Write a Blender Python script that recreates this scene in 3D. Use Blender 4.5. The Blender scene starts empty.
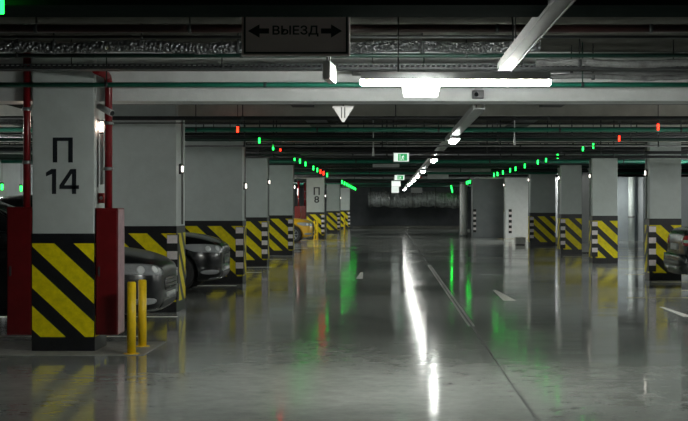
import bpy, bmesh, math, random
from mathutils import Vector, Matrix
from mathutils.bvhtree import BVHTree

# ------------------------------------------------------------------ camera / world / exposure
scene = bpy.context.scene
COL = scene.collection
F = 1300.0            # focal length in pixels (688 px wide frame)
EYE = 1.5
VPX, VPY = 388.0, 206.0
cam_d = bpy.data.cameras.new('camera'); cam = bpy.data.objects.new('camera', cam_d); COL.objects.link(cam)
cam.location = (0, 0, EYE); cam.rotation_euler = (math.pi / 2, 0, 0)
cam_d.sensor_width = 36; cam_d.lens = F / 688 * 36
cam_d.shift_x = -(VPX - 344) / 688; cam_d.shift_y = -(210.5 - VPY) / 688
cam_d.clip_end = 300
scene.camera = cam
w = bpy.data.worlds.new('world'); scene.world = w; w.use_nodes = True
w.node_tree.nodes['Background'].inputs[0].default_value = (0.5, 0.55, 0.6, 1)
w.node_tree.nodes['Background'].inputs[1].default_value = 0.0
vs = scene.view_settings
vs.view_transform = 'Standard'; vs.look = 'None'; vs.gamma = 1; vs.use_curve_mapping = False
vs.exposure = 2.5
LAMP = 44.0           # ceiling tube luminance
COLLAMP = 1.0
LED = 1.8

def PX(px, d): return (px - VPX) * d / F
def PZ(py, d): return EYE + (VPY - py) * d / F

# ------------------------------------------------------------------ materials
MATS = {}
def mat(name, col, rough=0.5, metal=0.0, var=0.0, scale=6.0, bump=0.0, bscale=40.0, rvar=0.0, spec=0.5, emit=None, estr=0.0, coat=0.0, stretch=None):
    if name in MATS: return MATS[name]
    m = bpy.data.materials.new(name); m.use_nodes = True
    nt = m.node_tree; b = nt.nodes['Principled BSDF']
    b.inputs['Base Color'].default_value = (*col, 1); b.inputs['Roughness'].default_value = rough
    b.inputs['Metallic'].default_value = metal; b.inputs['Specular IOR Level'].default_value = spec
    if spec < .2: b.inputs['IOR'].default_value = 1.02
    b.inputs['Coat Weight'].default_value = coat; b.inputs['Coat Roughness'].default_value = 0.05
    if emit:
        b.inputs['Emission Color'].default_value = (*emit, 1); b.inputs['Emission Strength'].default_value = estr
    if var or rvar or bump:
        tc = nt.nodes.new('ShaderNodeTexCoord'); mp = nt.nodes.new('ShaderNodeMapping')
        nt.links.new(tc.outputs['Object'], mp.inputs[0])
        if stretch: mp.inputs['Scale'].default_value = stretch
    if var or rvar:
        n = nt.nodes.new('ShaderNodeTexNoise'); n.inputs['Scale'].default_value = scale; n.inputs['Detail'].default_value = 6
        n.inputs['Roughness'].default_value = 0.65
        nt.links.new(mp.outputs[0], n.inputs['Vector'])
        if var:
            r = nt.nodes.new('ShaderNodeMapRange'); r.inputs[1].default_value = 0.3; r.inputs[2].default_value = 0.7
            r.inputs[3].default_value = 1 - var; r.inputs[4].default_value = 1 + var
            nt.links.new(n.outputs[0], r.inputs[0])
            mx = nt.nodes.new('ShaderNodeVectorMath'); mx.operation = 'SCALE'; mx.inputs[0].default_value = col
            nt.links.new(r.outputs[0], mx.inputs['Scale']); nt.links.new(mx.outputs[0], b.inputs['Base Color'])
        if rvar:
            r2 = nt.nodes.new('ShaderNodeMapRange'); r2.inputs[1].default_value = 0.3; r2.inputs[2].default_value = 0.7
            r2.inputs[3].default_value = max(0.02, rough - rvar); r2.inputs[4].default_value = rough + rvar
            nt.links.new(n.outputs[0], r2.inputs[0]); nt.links.new(r2.outputs[0], b.inputs['Roughness'])
    if bump:
        n2 = nt.nodes.new('ShaderNodeTexNoise'); n2.inputs['Scale'].default_value = bscale; n2.inputs['Detail'].default_value = 4
        nt.links.new(mp.outputs[0], n2.inputs['Vector'])
        bp = nt.nodes.new('ShaderNodeBump'); bp.inputs['Strength'].default_value = bump; bp.inputs['Distance'].default_value = 0.02
        nt.links.new(n2.outputs[0], bp.inputs['Height']); nt.links.new(bp.outputs[0], b.inputs['Normal'])
    MATS[name] = m
    return m

def floor_material():
    m = bpy.data.materials.new('polished_concrete'); m.use_nodes = True; nt = m.node_tree; b = nt.nodes['Principled BSDF']
    N, L = nt.nodes.new, nt.links.new
    tc = N('ShaderNodeTexCoord'); mp = N('ShaderNodeMapping'); L(tc.outputs['Object'], mp.inputs[0])
    big = N('ShaderNodeTexNoise'); big.inputs['Scale'].default_value = 0.35; big.inputs['Detail'].default_value = 5; L(mp.outputs[0], big.inputs['Vector'])
    fine = N('ShaderNodeTexNoise'); fine.inputs['Scale'].default_value = 5; fine.inputs['Detail'].default_value = 8; fine.inputs['Roughness'].default_value = .7; L(mp.outputs[0], fine.inputs['Vector'])
    ramp = N('ShaderNodeValToRGB'); ramp.color_ramp.elements[0].position = .3; ramp.color_ramp.elements[1].position = .72
    ramp.color_ramp.elements[0].color = (.25, .265, .25, 1); ramp.color_ramp.elements[1].color = (.38, .395, .37, 1); L(big.outputs[0], ramp.inputs[0])
    sc = N('ShaderNodeMapRange'); sc.inputs[1].default_value = .3; sc.inputs[2].default_value = .7; sc.inputs[3].default_value = .8; sc.inputs[4].default_value = 1.2; L(fine.outputs[0], sc.inputs[0])
    mx = N('ShaderNodeVectorMath'); mx.operation = 'SCALE'; L(ramp.outputs[0], mx.inputs[0]); L(sc.outputs[0], mx.inputs['Scale']); L(mx.outputs[0], b.inputs['Base Color'])
    r = N('ShaderNodeMapRange'); r.inputs[1].default_value = .3; r.inputs[2].default_value = .7; r.inputs[3].default_value = .055; r.inputs[4].default_value = .16; L(big.outputs[0], r.inputs[0]); L(r.outputs[0], b.inputs['Roughness'])
    wv = N('ShaderNodeTexNoise'); wv.inputs['Scale'].default_value = 1.1; wv.inputs['Detail'].default_value = 5; mp2 = N('ShaderNodeMapping'); mp2.inputs['Scale'].default_value = (.5, 1.6, 1); L(tc.outputs['Object'], mp2.inputs[0]); L(mp2.outputs[0], wv.inputs['Vector'])
    bp = N('ShaderNodeBump'); bp.inputs['Strength'].default_value = .20; bp.inputs['Distance'].default_value = .02; L(wv.outputs[0], bp.inputs['Height']); L(bp.outputs[0], b.inputs['Normal'])
    b.inputs['Specular IOR Level'].default_value = .5
    return m

def foil_material():
    m = bpy.data.materials.new('crumpled_foil'); m.use_nodes = True; nt = m.node_tree; b = nt.nodes['Principled BSDF']
    N, L = nt.nodes.new, nt.links.new
    b.inputs['Base Color'].default_value = (.24, .25, .26, 1); b.inputs['Metallic'].default_value = 1; b.inputs['Roughness'].default_value = .38
    tc = N('ShaderNodeTexCoord'); v = N('ShaderNodeTexVoronoi'); v.inputs['Scale'].default_value = 34; L(tc.outputs['Object'], v.inputs['Vector'])
    bp = N('ShaderNodeBump'); bp.inputs['Strength'].default_value = .9; bp.inputs['Distance'].default_value = .04; L(v.outputs['Distance'], bp.inputs['Height']); L(bp.outputs[0], b.inputs['Normal'])
    MATS['foil'] = m; return m
foil = foil_material()
m_floor = floor_material()
m_nearbeam = mat('near_beam_shade', (.022, .030, .028), .8, var=.1, spec=.05)  # near-black colour stands in for shade on the unlit near beam
m_beam2 = mat('rear_beam_paint', (.60, .60, .55), .7, var=.12, scale=4, bump=.1)
m_ceil = mat('ceiling_concrete', (.11, .11, .10), .9, spec=.1, var=.25, scale=3, bump=.3)
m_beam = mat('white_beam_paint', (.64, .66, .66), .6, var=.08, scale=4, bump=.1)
m_col = mat('column_paint', (.55, .60, .59), .5, var=.06, scale=5, bump=.06)
m_wall = mat('grey_wall_paint', (.22, .235, .25), .55, var=.12, scale=2, bump=.1)
m_wallw = mat('pale_wall_paint', (.27, .30, .32), .5, var=.1, scale=2, bump=.1)
m_foil2 = mat('dull_foil', (.42, .44, .45), .4, metal=.4, var=.35, scale=5, bump=1.0, bscale=9)
m_endwall = mat('dark_end_wall', (.20, .215, .24), .6, var=.15, scale=2)
m_black = mat('black_hazard_paint', (.012, .013, .016), .35, var=.3, scale=12)
m_yellow = mat('yellow_hazard_paint', (.88, .74, .006), .42, spec=.3, var=.16, scale=14, bump=.05)
m_number = mat('number_paint', (.012, .016, .022), .5)
m_red = mat('red_pipe_enamel', (.20, .006, .010), .28, var=.12, scale=8)
m_redcab = mat('red_cabinet_enamel', (.145, .007, .009), .3, var=.2, scale=5, bump=.15, bscale=7)
m_cabside = mat('cabinet_side_sheen', (.42, .26, .29), .35, var=.25, scale=10)  # pale pink paints in the light grazing the red cabinet side
m_bollard = mat('yellow_bollard_paint', (.92, .63, .012), .35, var=.1, scale=12)
m_rubber = mat('guard_rubber', (.012, .012, .013), .55)
m_white = mat('white_reflector', (.85, .78, .79), .4, var=.1, scale=20)
m_green = mat('green_pipe_paint', (.018, .19, .125), .4, var=.2, scale=8)
m_dgreen = mat('dark_green_pipe_paint', (.008, .035, .026), .4, var=.2, scale=8)
m_dark = mat('black_pipe_paint', (.012, .014, .016), .45, var=.2, scale=8)
m_maroon = mat('maroon_pipe_paint', (.035, .012, .012), .45)
m_grey = mat('galvanised_steel', (.28, .29, .29), .45, metal=.6, var=.15, scale=10)
m_dust = mat('dusty_insulation', (.16, .165, .165), .75, var=.4, scale=14, bump=.5, bscale=30)
m_tray = mat('cable_tray_steel', (.06, .065, .068), .45, metal=.5)
m_cable = mat('cable_sheath', (.02, .02, .022), .6)
m_rail = mat('trunking_paint', (.55, .57, .57), .4, var=.15, scale=8)
m_lamp = mat('lamp_tube_glow', (.9, .9, .9), .4, emit=(.97, 1.0, .93), estr=LAMP)
m_lamp2 = mat('lamp_diffuser_glow', (.9, .9, .9), .4, emit=(.97, 1.0, .94), estr=LAMP * .21)
m_bayfill = mat('bay_fill_glow', (.9, .9, .9), .4, emit=(.97, 1.0, .94), estr=LAMP * .52)  # glow of the added fill lamps over the bays
m_collamp = mat('column_lamp_glow', (.9, .9, .9), .4, emit=(1.0, .93, .82), estr=COLLAMP)
m_collamp_w = mat('column_lamp_warm_glow', (.9, .9, .9), .4, emit=(1.0, .74, .60), estr=3.0)
m_ledg = mat('green_led_glow', (.1, .8, .4), .4, emit=(.006, .85, .045), estr=LED)
m_ledr = mat('red_led_glow', (.9, .2, .1), .4, emit=(1.0, .014, .004), estr=LED)
m_housing = mat('light_housing', (.45, .46, .46), .4)
m_dhousing = mat('dark_housing', (.05, .05, .055), .45)
m_signw = mat('sign_face', (.80, .64, .65), .5, var=.06, scale=4)
m_signk = mat('sign_print', (.012, .010, .010), .5)
m_exitw = mat('exit_face_glow', (.8, .8, .8), .4, emit=(.80, .95, .85), estr=.16)
m_exitg = mat('exit_green_glow', (.01, .3, .08), .4, emit=(.02, .40, .12), estr=.15)
m_panelw = mat('blank_sign_glow', (.8, .8, .8), .4, emit=(.85, .95, .88), estr=.14)
m_lightbox = mat('lightbox_glow', (.9, .9, .9), .4, emit=(1, .99, .9), estr=2.0)
m_triw = mat('yield_sign_plate', (.62, .62, .60), .4)
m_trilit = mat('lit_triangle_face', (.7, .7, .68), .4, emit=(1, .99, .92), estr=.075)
m_trir = mat('yield_sign_red', (.5, .03, .03), .4)
m_line = mat('road_line_paint', (.82, .82, .76), .5, var=.25, scale=18)
m_yline = mat('yellow_line_paint', (.40, .36, .16), .5, var=.25, scale=18)
m_joint = mat('joint_sealant', (.03, .03, .03), .5)
m_jmetal = mat('worn_joint_strip', (.26, .26, .245), .35, var=.25, scale=20)
m_pad = mat('base_plinth', (.30, .30, .28), .55, var=.25, scale=9)
m_concbox = mat('white_block', (.6, .6, .58), .6, var=.1)
m_glass = mat('car_glass', (.01, .012, .014), .06, spec=.7)
m_tyre = mat('tyre_rubber', (.015, .015, .016), .7)
m_rim = mat('alloy_rim', (.32, .33, .34), .3, metal=.8)
m_lens = mat('headlight_lens', (.42, .44, .46), .12, metal=.2, coat=1.0, bump=.5, bscale=40)
m_hlr = mat('headlight_reflector', (.85, .88, .9), .25, coat=1)
m_chrome = mat('chrome_trim', (.55, .56, .58), .12, metal=1)
m_grille = mat('grille_plastic', (.015, .015, .016), .4)
m_tail = mat('tail_lens', (.45, .01, .02), .12, coat=1)
m_plate = mat('number_plate', (.55, .57, .56), .4)
m_white_lens = mat('reverse_lens', (.6, .58, .58), .1, coat=1)
m_rollcall = mat('red_call_box', (.45, .02, .02), .4)

# ------------------------------------------------------------------ builders
WO = {}
def wpos(o): return WO.get(o.name, Vector((0, 0, 0)))

def tag(o, label=None, cat=None, group=None, kind=None):
    if label: o['label'] = label
    if cat: o['category'] = cat
    if group: o['group'] = group
    if kind: o['kind'] = kind
    return o

def empty(name, loc):
    o = bpy.data.objects.new(name, None); COL.objects.link(o); o.location = loc
    o.empty_display_size = .1; WO[o.name] = Vector(loc); return o

class MB:
    def __init__(s): s.v = []; s.f = []; s.sm = []
    def add(s, vs_, fs, smooth=False):
        b = len(s.v); s.v += [Vector(p) for p in vs_]
        for f in fs: s.f.append([b + i for i in f]); s.sm.append(smooth)
        return s
    def box(s, x0, x1, y0, y1, z0, z1, bev=0.0):
        if bev <= 0:
            return s.add([(x, y, z) for z in (z0, z1) for y in (y0, y1) for x in (x0, x1)],
                         [(0, 2, 3, 1), (4, 5, 7, 6), (0, 1, 5, 4), (2, 6, 7, 3), (0, 4, 6, 2), (1, 3, 7, 5)])
        bm = bmesh.new(); bmesh.ops.create_cube(bm, size=1)
        for v in bm.verts:
            v.co = Vector(((x0 + x1) / 2 + v.co.x * (x1 - x0), (y0 + y1) / 2 + v.co.y * (y1 - y0), (z0 + z1) / 2 + v.co.z * (z1 - z0)))
        bmesh.ops.bevel(bm, geom=bm.edges[:], offset=bev, segments=2, affect='EDGES', profile=.6)
        return s.bm(bm)
    def bm(s, bm, M=None, smooth=False):
        bm.verts.index_update()
        s.add([(M @ v.co if M else v.co.copy()) for v in bm.verts], [[v.index for v in f.verts] for f in bm.faces], smooth); bm.free(); return s
    def cyl(s, a, b, r, n=12, r2=None, smooth=True, caps=True):
        a = Vector(a); b = Vector(b); d = (b - a).normalized(); r2 = r if r2 is None else r2
        u = d.orthogonal().normalized(); v = d.cross(u)
        ring = lambda c, rr: [c + (u * math.cos(2 * math.pi * i / n) + v * math.sin(2 * math.pi * i / n)) * rr for i in range(n)]
        s.add(ring(a, r) + ring(b, r2), [(i, (i + 1) % n, n + (i + 1) % n, n + i) for i in range(n)], smooth)
        if caps:
            s.add(ring(a, r), [list(range(n))[::-1]]); s.add(ring(b, r2), [list(range(n))])
        return s
    def lathe(s, o, ax, prof, n=20, smooth=True):      # prof: (along, radius)
        o = Vector(o); ax = Vector(ax).normalized(); u = ax.orthogonal().normalized(); v = ax.cross(u)
        vs_ = []
        for h, r in prof:
            for i in range(n):
                t = 2 * math.pi * i / n; vs_.append(o + ax * h + (u * math.cos(t) + v * math.sin(t)) * r)
        fs = [(k * n + i, k * n + (i + 1) % n, (k + 1) * n + (i + 1) % n, (k + 1) * n + i) for k in range(len(prof) - 1) for i in range(n)]
        return s.add(vs_, fs, smooth)
    def tube(s, pts, r, n=8):
        pts = [Vector(p) for p in pts]; rings = []; up = None
        for i, p in enumerate(pts):
            d = ((pts[min(i + 1, len(pts) - 1)] - pts[max(i - 1, 0)])).normalized()
            if up is None: up = d.orthogonal().normalized()
            up = (up - d * up.dot(d)).normalized(); v = d.cross(up)
            rings += [p + (up * math.cos(2 * math.pi * k / n) + v * math.sin(2 * math.pi * k / n)) * r for k in range(n)]
        m = len(pts)
        s.add(rings, [(k * n + i, k * n + (i + 1) % n, (k + 1) * n + (i + 1) % n, (k + 1) * n + i) for k in range(m - 1) for i in range(n)], True)
        s.add(rings[:n], [list(range(n))[::-1]]); s.add(rings[-n:], [list(range(n))]); return s
    def prism(s, poly, off):                            # poly: list of 3D pts, off: extrusion vector
        n = len(poly); off = Vector(off); a = [Vector(p) for p in poly]; b = [p + off for p in a]
        return s.add(a + b, [list(range(n))[::-1], [n + i for i in range(n)]] + [(i, (i + 1) % n, n + (i + 1) % n, n + i) for i in range(n)])
    def build(s, name, m, parent=None, origin=None):
        if parent is not None: org = wpos(parent) if origin is None else Vector(origin)
        elif origin is not None: org = Vector(origin)
        else:
            lo = [min(v[i] for v in s.v) for i in range(3)]; hi = [max(v[i] for v in s.v) for i in range(3)]
            org = Vector(((lo[0] + hi[0]) / 2, (lo[1] + hi[1]) / 2, lo[2]))
        me = bpy.data.meshes.new(name); me.from_pydata([tuple(v - org) for v in s.v], [], s.f)
        me.polygons.foreach_set('use_smooth', s.sm)
        bm = bmesh.new(); bm.from_mesh(me); bmesh.ops.remove_doubles(bm, verts=bm.verts, dist=1e-5)
        bmesh.ops.recalc_face_normals(bm, faces=bm.faces); bm.to_mesh(me); bm.free()
        me.materials.append(m); o = bpy.data.objects.new(name, me); COL.objects.link(o)
        o.location = org if parent is None else org - wpos(parent)
        if parent is not None: o.parent = parent
        WO[o.name] = org
        return o

def struct(name, mb, m, parent=None):
    o = mb.build(name, m, parent); o['kind'] = 'structure'; return o

def text_mesh(txt, size, depth=.002):
    cu = bpy.data.curves.new('txt', 'FONT'); cu.body = txt; cu.size = size; cu.extrude = depth; cu.offset = .018; cu.align_x = 'CENTER'; cu.resolution_u = 4
    o = bpy.data.objects.new('txt', cu); COL.objects.link(o); dg = bpy.context.evaluated_depsgraph_get(); dg.update()
    me = bpy.data.meshes.new_from_object(o.evaluated_get(dg)); vs_ = [v.co.copy() for v in me.vertices]; fs = [list(p.vertices) for p in me.polygons]
    bpy.data.objects.remove(o); bpy.data.meshes.remove(me); bpy.data.curves.remove(cu)
    return vs_, fs

def text_on_front(txt, name, xc, z0, h, wd, y, m, parent, bold=0.0):
    """upright glyph(s) on a face looking to -Y: height h, width wd, base z0, centre xc"""
    vs_, fs = text_mesh(txt, 1.0)
    lo = [min(v[i] for v in vs_) for i in (0, 1)]; hi = [max(v[i] for v in vs_) for i in (0, 1)]
    mb = MB(); out = []
    for v in vs_:
        u = (v.x - lo[0]) / (hi[0] - lo[0]) - .5; t = (v.y - lo[1]) / (hi[1] - lo[1])
        out.append((xc + u * wd, y - v.z * 1.0 - .001, z0 + t * h))
    mb.add(out, fs); return mb.build(name, m, parent)

def strokes(parent, name, m, polys, xc, z0, s, y):
    """block glyph from polygons in a unit grid"""
    mb = MB()
    for p in polys: mb.prism([(xc + u * s, y, z0 + t * s) for u, t in p], (0, -.003, 0))
    return mb.build(name, m, parent)

def clip(poly, a, b, c):     # keep a*x+b*y>=c
    out = []
    for i in range(len(poly)):
        p, q = poly[i], poly[(i + 1) % len(poly)]; dp = a * p[0] + b * p[1] - c; dq = a * q[0] + b * q[1] - c
        if dp >= 0: out.append(p)
        if (dp >= 0) != (dq >= 0):
            t = dp / (dp - dq); out.append((p[0] + (q[0] - p[0]) * t, p[1] + (q[1] - p[1]) * t))
    return out

# ------------------------------------------------------------------ shell
XL, XR, YB, YE, HC = -10.5, 12.0, -1.0, 90.0, 3.1
BB = 2.59     # beam underside
floor = struct('floor', MB().box(XL, XR, YB, YE, -.2, 0), m_floor)
struct('ceiling', MB().box(XL, XR, YB, YE, HC, HC + .2), m_ceil)
struct('wall_left', MB().box(XL - .2, XL, YB, YE, 0, HC), m_wall)
struct('wall_right', MB().box(XR, XR + .2, YB, YE, 0, HC), m_wall)
struct('wall_back', MB().box(XL, XR, YE, YE + .2, 0, HC), m_endwall)
struct('wall_front', MB().box(XL, XR, YB - .2, YB, 0, HC), m_wall)
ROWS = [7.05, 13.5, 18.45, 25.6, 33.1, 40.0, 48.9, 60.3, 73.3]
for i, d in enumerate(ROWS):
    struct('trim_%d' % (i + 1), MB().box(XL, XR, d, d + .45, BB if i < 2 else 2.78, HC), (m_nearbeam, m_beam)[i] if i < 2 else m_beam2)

# ------------------------------------------------------------------ floor markings (parts of the floor)
def fpoly(name, pts, m, th=.002):
    return MB().prism([(x, y, -.004) for x, y in pts], (0, 0, .004 + th)).build(name, m, floor)
fpoly('expansion_joint', [(1.035, 2), (1.05, 2), (1.05, 88), (1.035, 88)], m_joint, .0015)
for d0, d1 in ((16.2, 21), (21.1, 26.5), (26.6, 33)):
    fpoly('joint_strip', [(1.0, d0), (1.03, d0), (1.03, d1), (1.0, d1)], m_jmetal, .003)
    fpoly('joint_strip', [(1.055, d0), (1.085, d0), (1.085, d1), (1.055, d1)], m_jmetal, .003)
fpoly('lane_dash', [(1.83, 20.6), (2.03, 20.6), (1.93, 23.2), (1.87, 23.2)], m_line)
fpoly('lane_dash', [(-.66, 26.8), (-.52, 26.8), (-.56, 29.4), (-.62, 29.4)], m_line)
fpoly('lane_dash', [(4.0, 17.6), (4.14, 17.6), (4.08, 19.3), (4.03, 19.3)], m_line)
for d in (14.9, 17.55, 24.4, 29.3, 31.8, 36.5, 39, 43, 46):
    fpoly('bay_line', [(-7.6, d), (-2.85, d), (-2.85, d + .1), (-7.6, d + .1)], m_line)
for d in (21.2, 23.0, 25.6, 28.4, 31, 36, 38.6, 43.5, 46):
    fpoly('bay_line', [(3.9 if d == 21.2 else 5.2, d), (9.8, d), (9.8, d + .08), (3.9 if d == 21.2 else 5.2, d + .08)], m_yline)
MB().box(-6.4, -2.45, 13.05, 14.35, 0, .006).build('base_plinth', m_pad, floor)
fpoly('yellow_edge_line', [(5.0, 59.2), (6.7, 59.2), (6.7, 59.45), (5.0, 59.45)], m_bollard)
fpoly('yellow_edge_line', [(-3.8, 57.0), (-1.9, 57.0), (-1.9, 57.4), (-3.8, 57.4)], m_bollard)

# ------------------------------------------------------------------ columns
BAND = 1.217
def stripes_face(parent, face, a0, a1, pos, z0=.15, z1=1.115, flip=False):
    """yellow stripes on a face; a0..a1 horizontal range on the face, falling to the right"""
    k = .93
    for j in range(-1, 7):
        cz0 = .49 + .427 * (j - 1); cz1 = cz0 + .242
        rect = [(a0, z0), (a1, z0), (a1, z1), (a0, z1)]
        # c = z + k*(a - a1)  (value of z at the right edge)
        p = clip(rect, k, 1, cz0 + k * a1); p = clip(p, -k, -1, -(cz1 + k * a1)) if p else p
        if len(p) < 3: continue
        area = abs(sum(p[i][0] * p[(i + 1) % len(p)][1] - p[(i + 1) % len(p)][0] * p[i][1] for i in range(len(p)))) / 2
        if area < .002: continue
        if face == 'front': MB().prism([(a, pos, z) for a, z in p], (0, -.003, 0)).build('yellow_stripe', m_yellow, parent)
        else:
            sx = 1 if face == 'right' else -1
            MB().prism([(pos, a, z) for a, z in p], (.003 * sx, 0, 0)).build('yellow_stripe', m_yellow, parent)

def column(x0, x1, d, dep, label, aisle, band=True, guard=True, group=None, top=HC, m=None, conduit=True):
    r = empty('column', ((x0 + x1) / 2, d + dep / 2, 0))
    MB().box(x0, x1, d, d + dep, 0, top, .012).build('shaft', m or m_col, r)
    e = .005
    if band:
        MB().box(x0 - e, x1 + e, d - e, d + dep + e, 0, BAND if aisle > 0 else BAND + .03, .004).build('black_band', m_black, r)
        stripes_face(r, 'front', x0 + .002, x1 - .002, d - e)
        stripes_face(r, 'right' if aisle > 0 else 'left', d + .01, d + dep - .01, (x1 + e) if aisle > 0 else (x0 - e))
    if guard:
        gw = .14
        ga, gb = (x1 - gw + .012, x1 + .022) if aisle > 0 else (x0 - .022, x0 + gw - .012)
        g = MB()
        g.box(ga, gb, d - .03, d - .006, .18, 1.10, .004)
        if aisle > 0: g.box(x1 + .006, gb, d - .02, d + .12, .18, 1.10, .004)
        else: g.box(ga, x0 - .006, d - .02, d + .12, .18, 1.10, .004)
        go = g.build('corner_guard', m_rubber, r)
        for q in range(4):
            zz = .30 + q * .225
            MB().box(ga + .004, gb - .002, d - .033, d - .028, zz, zz + .115, .001).build('reflector', m_white, go)
    if conduit:
        xs = x1 + .018 if aisle > 0 else x0 - .018
        MB().cyl((xs, d + dep * .55, BAND + .02), (xs, d + dep * .55, top - .02), .014, 8).build('conduit', m_grey, r)
    tag(r, label, 'column', group)
    return r

G_PI = [(-.42, 0), (-.42, 1), (.42, 1), (.42, 0), (.22, 0), (.22, .84), (-.22, .84), (-.22, 0)]
def pi_letter(par, xc, z0, h, y):
    s = h
    strokes(par, 'letter', m_number, [[(-.40, 0), (-.22, 0), (-.22, .86), (-.40, .86)], [(.22, 0), (.40, 0), (.40, .86), (.22, .86)], [(-.40, .86), (.40, .86), (.40, 1), (-.40, 1)]], xc, z0, s, y)
def digit1(par, xc, z0, h, y):
    strokes(par, 'digit', m_number, [[(0, 0), (.17, 0), (.17, 1), (0, 1)], [(0, .80), (0, 1), (-.02, 1), (-.24, .86), (-.24, .70)]], xc, z0, h, y)
def digit4(par, xc, z0, h, y):
    strokes(par, 'digit', m_number, [[(.12, 0), (.29, 0), (.29, 1), (.12, 1)], [(-.38, .20), (.40, .20), (.40, .35), (-.38, .35)], [(-.38, .35), (-.19, .35), (.12, .82), (.12, 1), (.06, 1)]], xc, z0, h, y)

D14 = 13.4
c14 = column(-3.668, -3.026, D14, .55, 'pale grey column marked П 14 with black and yellow hazard stripes between two red cabinets', 1, guard=False, conduit=False)
pi_letter(c14, PX(62.8, D14), PZ(162.5, D14), (162.5 - 137.5) * D14 / F, D14)
digit1(c14, PX(52.0, D14), PZ(194, D14), 25 * D14 / F, D14)
digit4(c14, PX(69.0, D14), PZ(194, D14), 25 * D14 / F, D14)
c13 = column(-4.15, -2.98, 18.3, .78, 'wide grey striped column behind the dark car with silver headlights', 1)
c12 = column(-4.1, -2.80, 25.0, .62, 'wide grey striped column behind the black car with the chrome bumper strip', 1)
c11 = column(-3.95, -3.03, 32.5, .60, 'striped column between the two wide grey columns on the bollard side of the aisle', 1)
c10 = column(-3.85, -2.90, 39.4, .70, 'grey striped column beside the yellow car', 1)
c8 = column(-3.76, -2.95, 60, .7, 'white column marked П 8 with hazard stripes behind the yellow car', 1)
pi_letter(c8, PX(316.7, 60), PZ(195, 60), .36, 60)
vv = text_on_front('8', 'digit', PX(316.7, 60), PZ(202.8, 60), .31, .23, 60, m_number, c8)
c7 = column(-3.45, -2.72, 73, .7, 'striped column just beyond the column marked П 8', 1)
c6 = column(-3.1, -2.5, 85, .6, 'farthest striped column against the dark end wall', 1)
column(5.27, 5.91, 26.2, .46, 'striped column behind the dark car parked tail-out', -1)
column(5.32, 5.97, 33.8, .6, 'striped column with a white block on the floor behind it, next after the tail-out car', -1)
column(5.38, 6.02, 40.4, .8, 'striped column with a bright white aisle face, between two white floor blocks', -1)
column(5.32, 6.26, 48.6, .7, 'wide grey striped column beside the plain white pier', -1)
m_pier = mat('white_pier_paint', (.78, .80, .80), .5, var=.05)
cp = column(5.39, 6.5, 59.7, .9, 'plain white pier without hazard stripes beside the blue-grey wall block', -1, band=False, guard=False, m=m_pier)
def checker_post(x, d, parent=None):
    g = MB().box(x - .07, x + .07, d - .03, d - .004, .25, 1.35, .004).build('checker_guard', m_rubber, parent)
    for q in range(4):
        zz = .36 + q * .25; MB().box(x - .066, x + .066, d - .034, d - .028, zz, zz + .12).build('reflector', m_white, g)
checker_post(5.39 + .22, 59.7, cp)
wb = empty('wall_block', (4.75, 62.3, 0)); MB().box(4.02, 5.55, 61.8, 62.8, 0, HC, .01).build('block', m_wall, wb)
checker_post(4.02 + .10, 61.8, wb)
tag(wb, 'blue-grey wall block with a black and white checkered guard beside the round white column', 'wall')
rc = empty('round_column', (3.72, 64, 0))
MB().cyl((3.72, 64, .0), (3.72, 64, HC), .19, 28).build('shaft', mat('bright_white_paint', (.82, .83, .82), .45, var=.05), rc)
MB().cyl((3.72, 64, 0), (3.72, 64, .08), .21, 28).build('base_ring', m_grey, rc)
tag(rc, 'slender round white column in front of the blue-grey wall block', 'column')
# pale wall seen between the two striped columns on the car side
struct('wall_partition', MB().box(8.6, 12.0, 56.0, 56.25, 0, HC), m_wallw)
rc2 = empty('downpipe', (10.45, 55.8, 0)); MB().cyl((10.45, 55.8, 0), (10.45, 55.8, HC), .13, 20).build('pipe', m_col, rc2)
MB().cyl((10.45, 55.8, 1.0), (10.45, 55.8, 1.08), .15, 20).build('collar', m_grey, rc2)
tag(rc2, 'thick pale vertical pipe on the pale wall seen past the tail-out car', 'pipe')
struct('wall_pier', MB().box(10.75, 11.2, 54.8, 56.0, 0, HC), m_wall)
struct('wall_side', MB().box(6.9, 7.1, 43.0, 60.0, 0, HC), m_wall)
for (x, d, lab) in ((6.25, 41.6, 'white concrete block on the floor between two striped columns, beside the bright-faced one'),
                    (6.50, 49.9, 'white concrete block on the floor in front of the wide grey column'),
                    (5.10, 50.2, 'low white block with a dark foot near the plain white pier')):
    b = empty('concrete_block', (x, d, 0)); MB().box(x - .2, x + .2, d - .2, d + .2, .03, .30, .02).build('block', m_concbox, b)
    MB().box(x - .17, x + .17, d - .17, d + .17, 0, .03).build('foot', m_dhousing, b); tag(b, lab, 'block')

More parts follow.
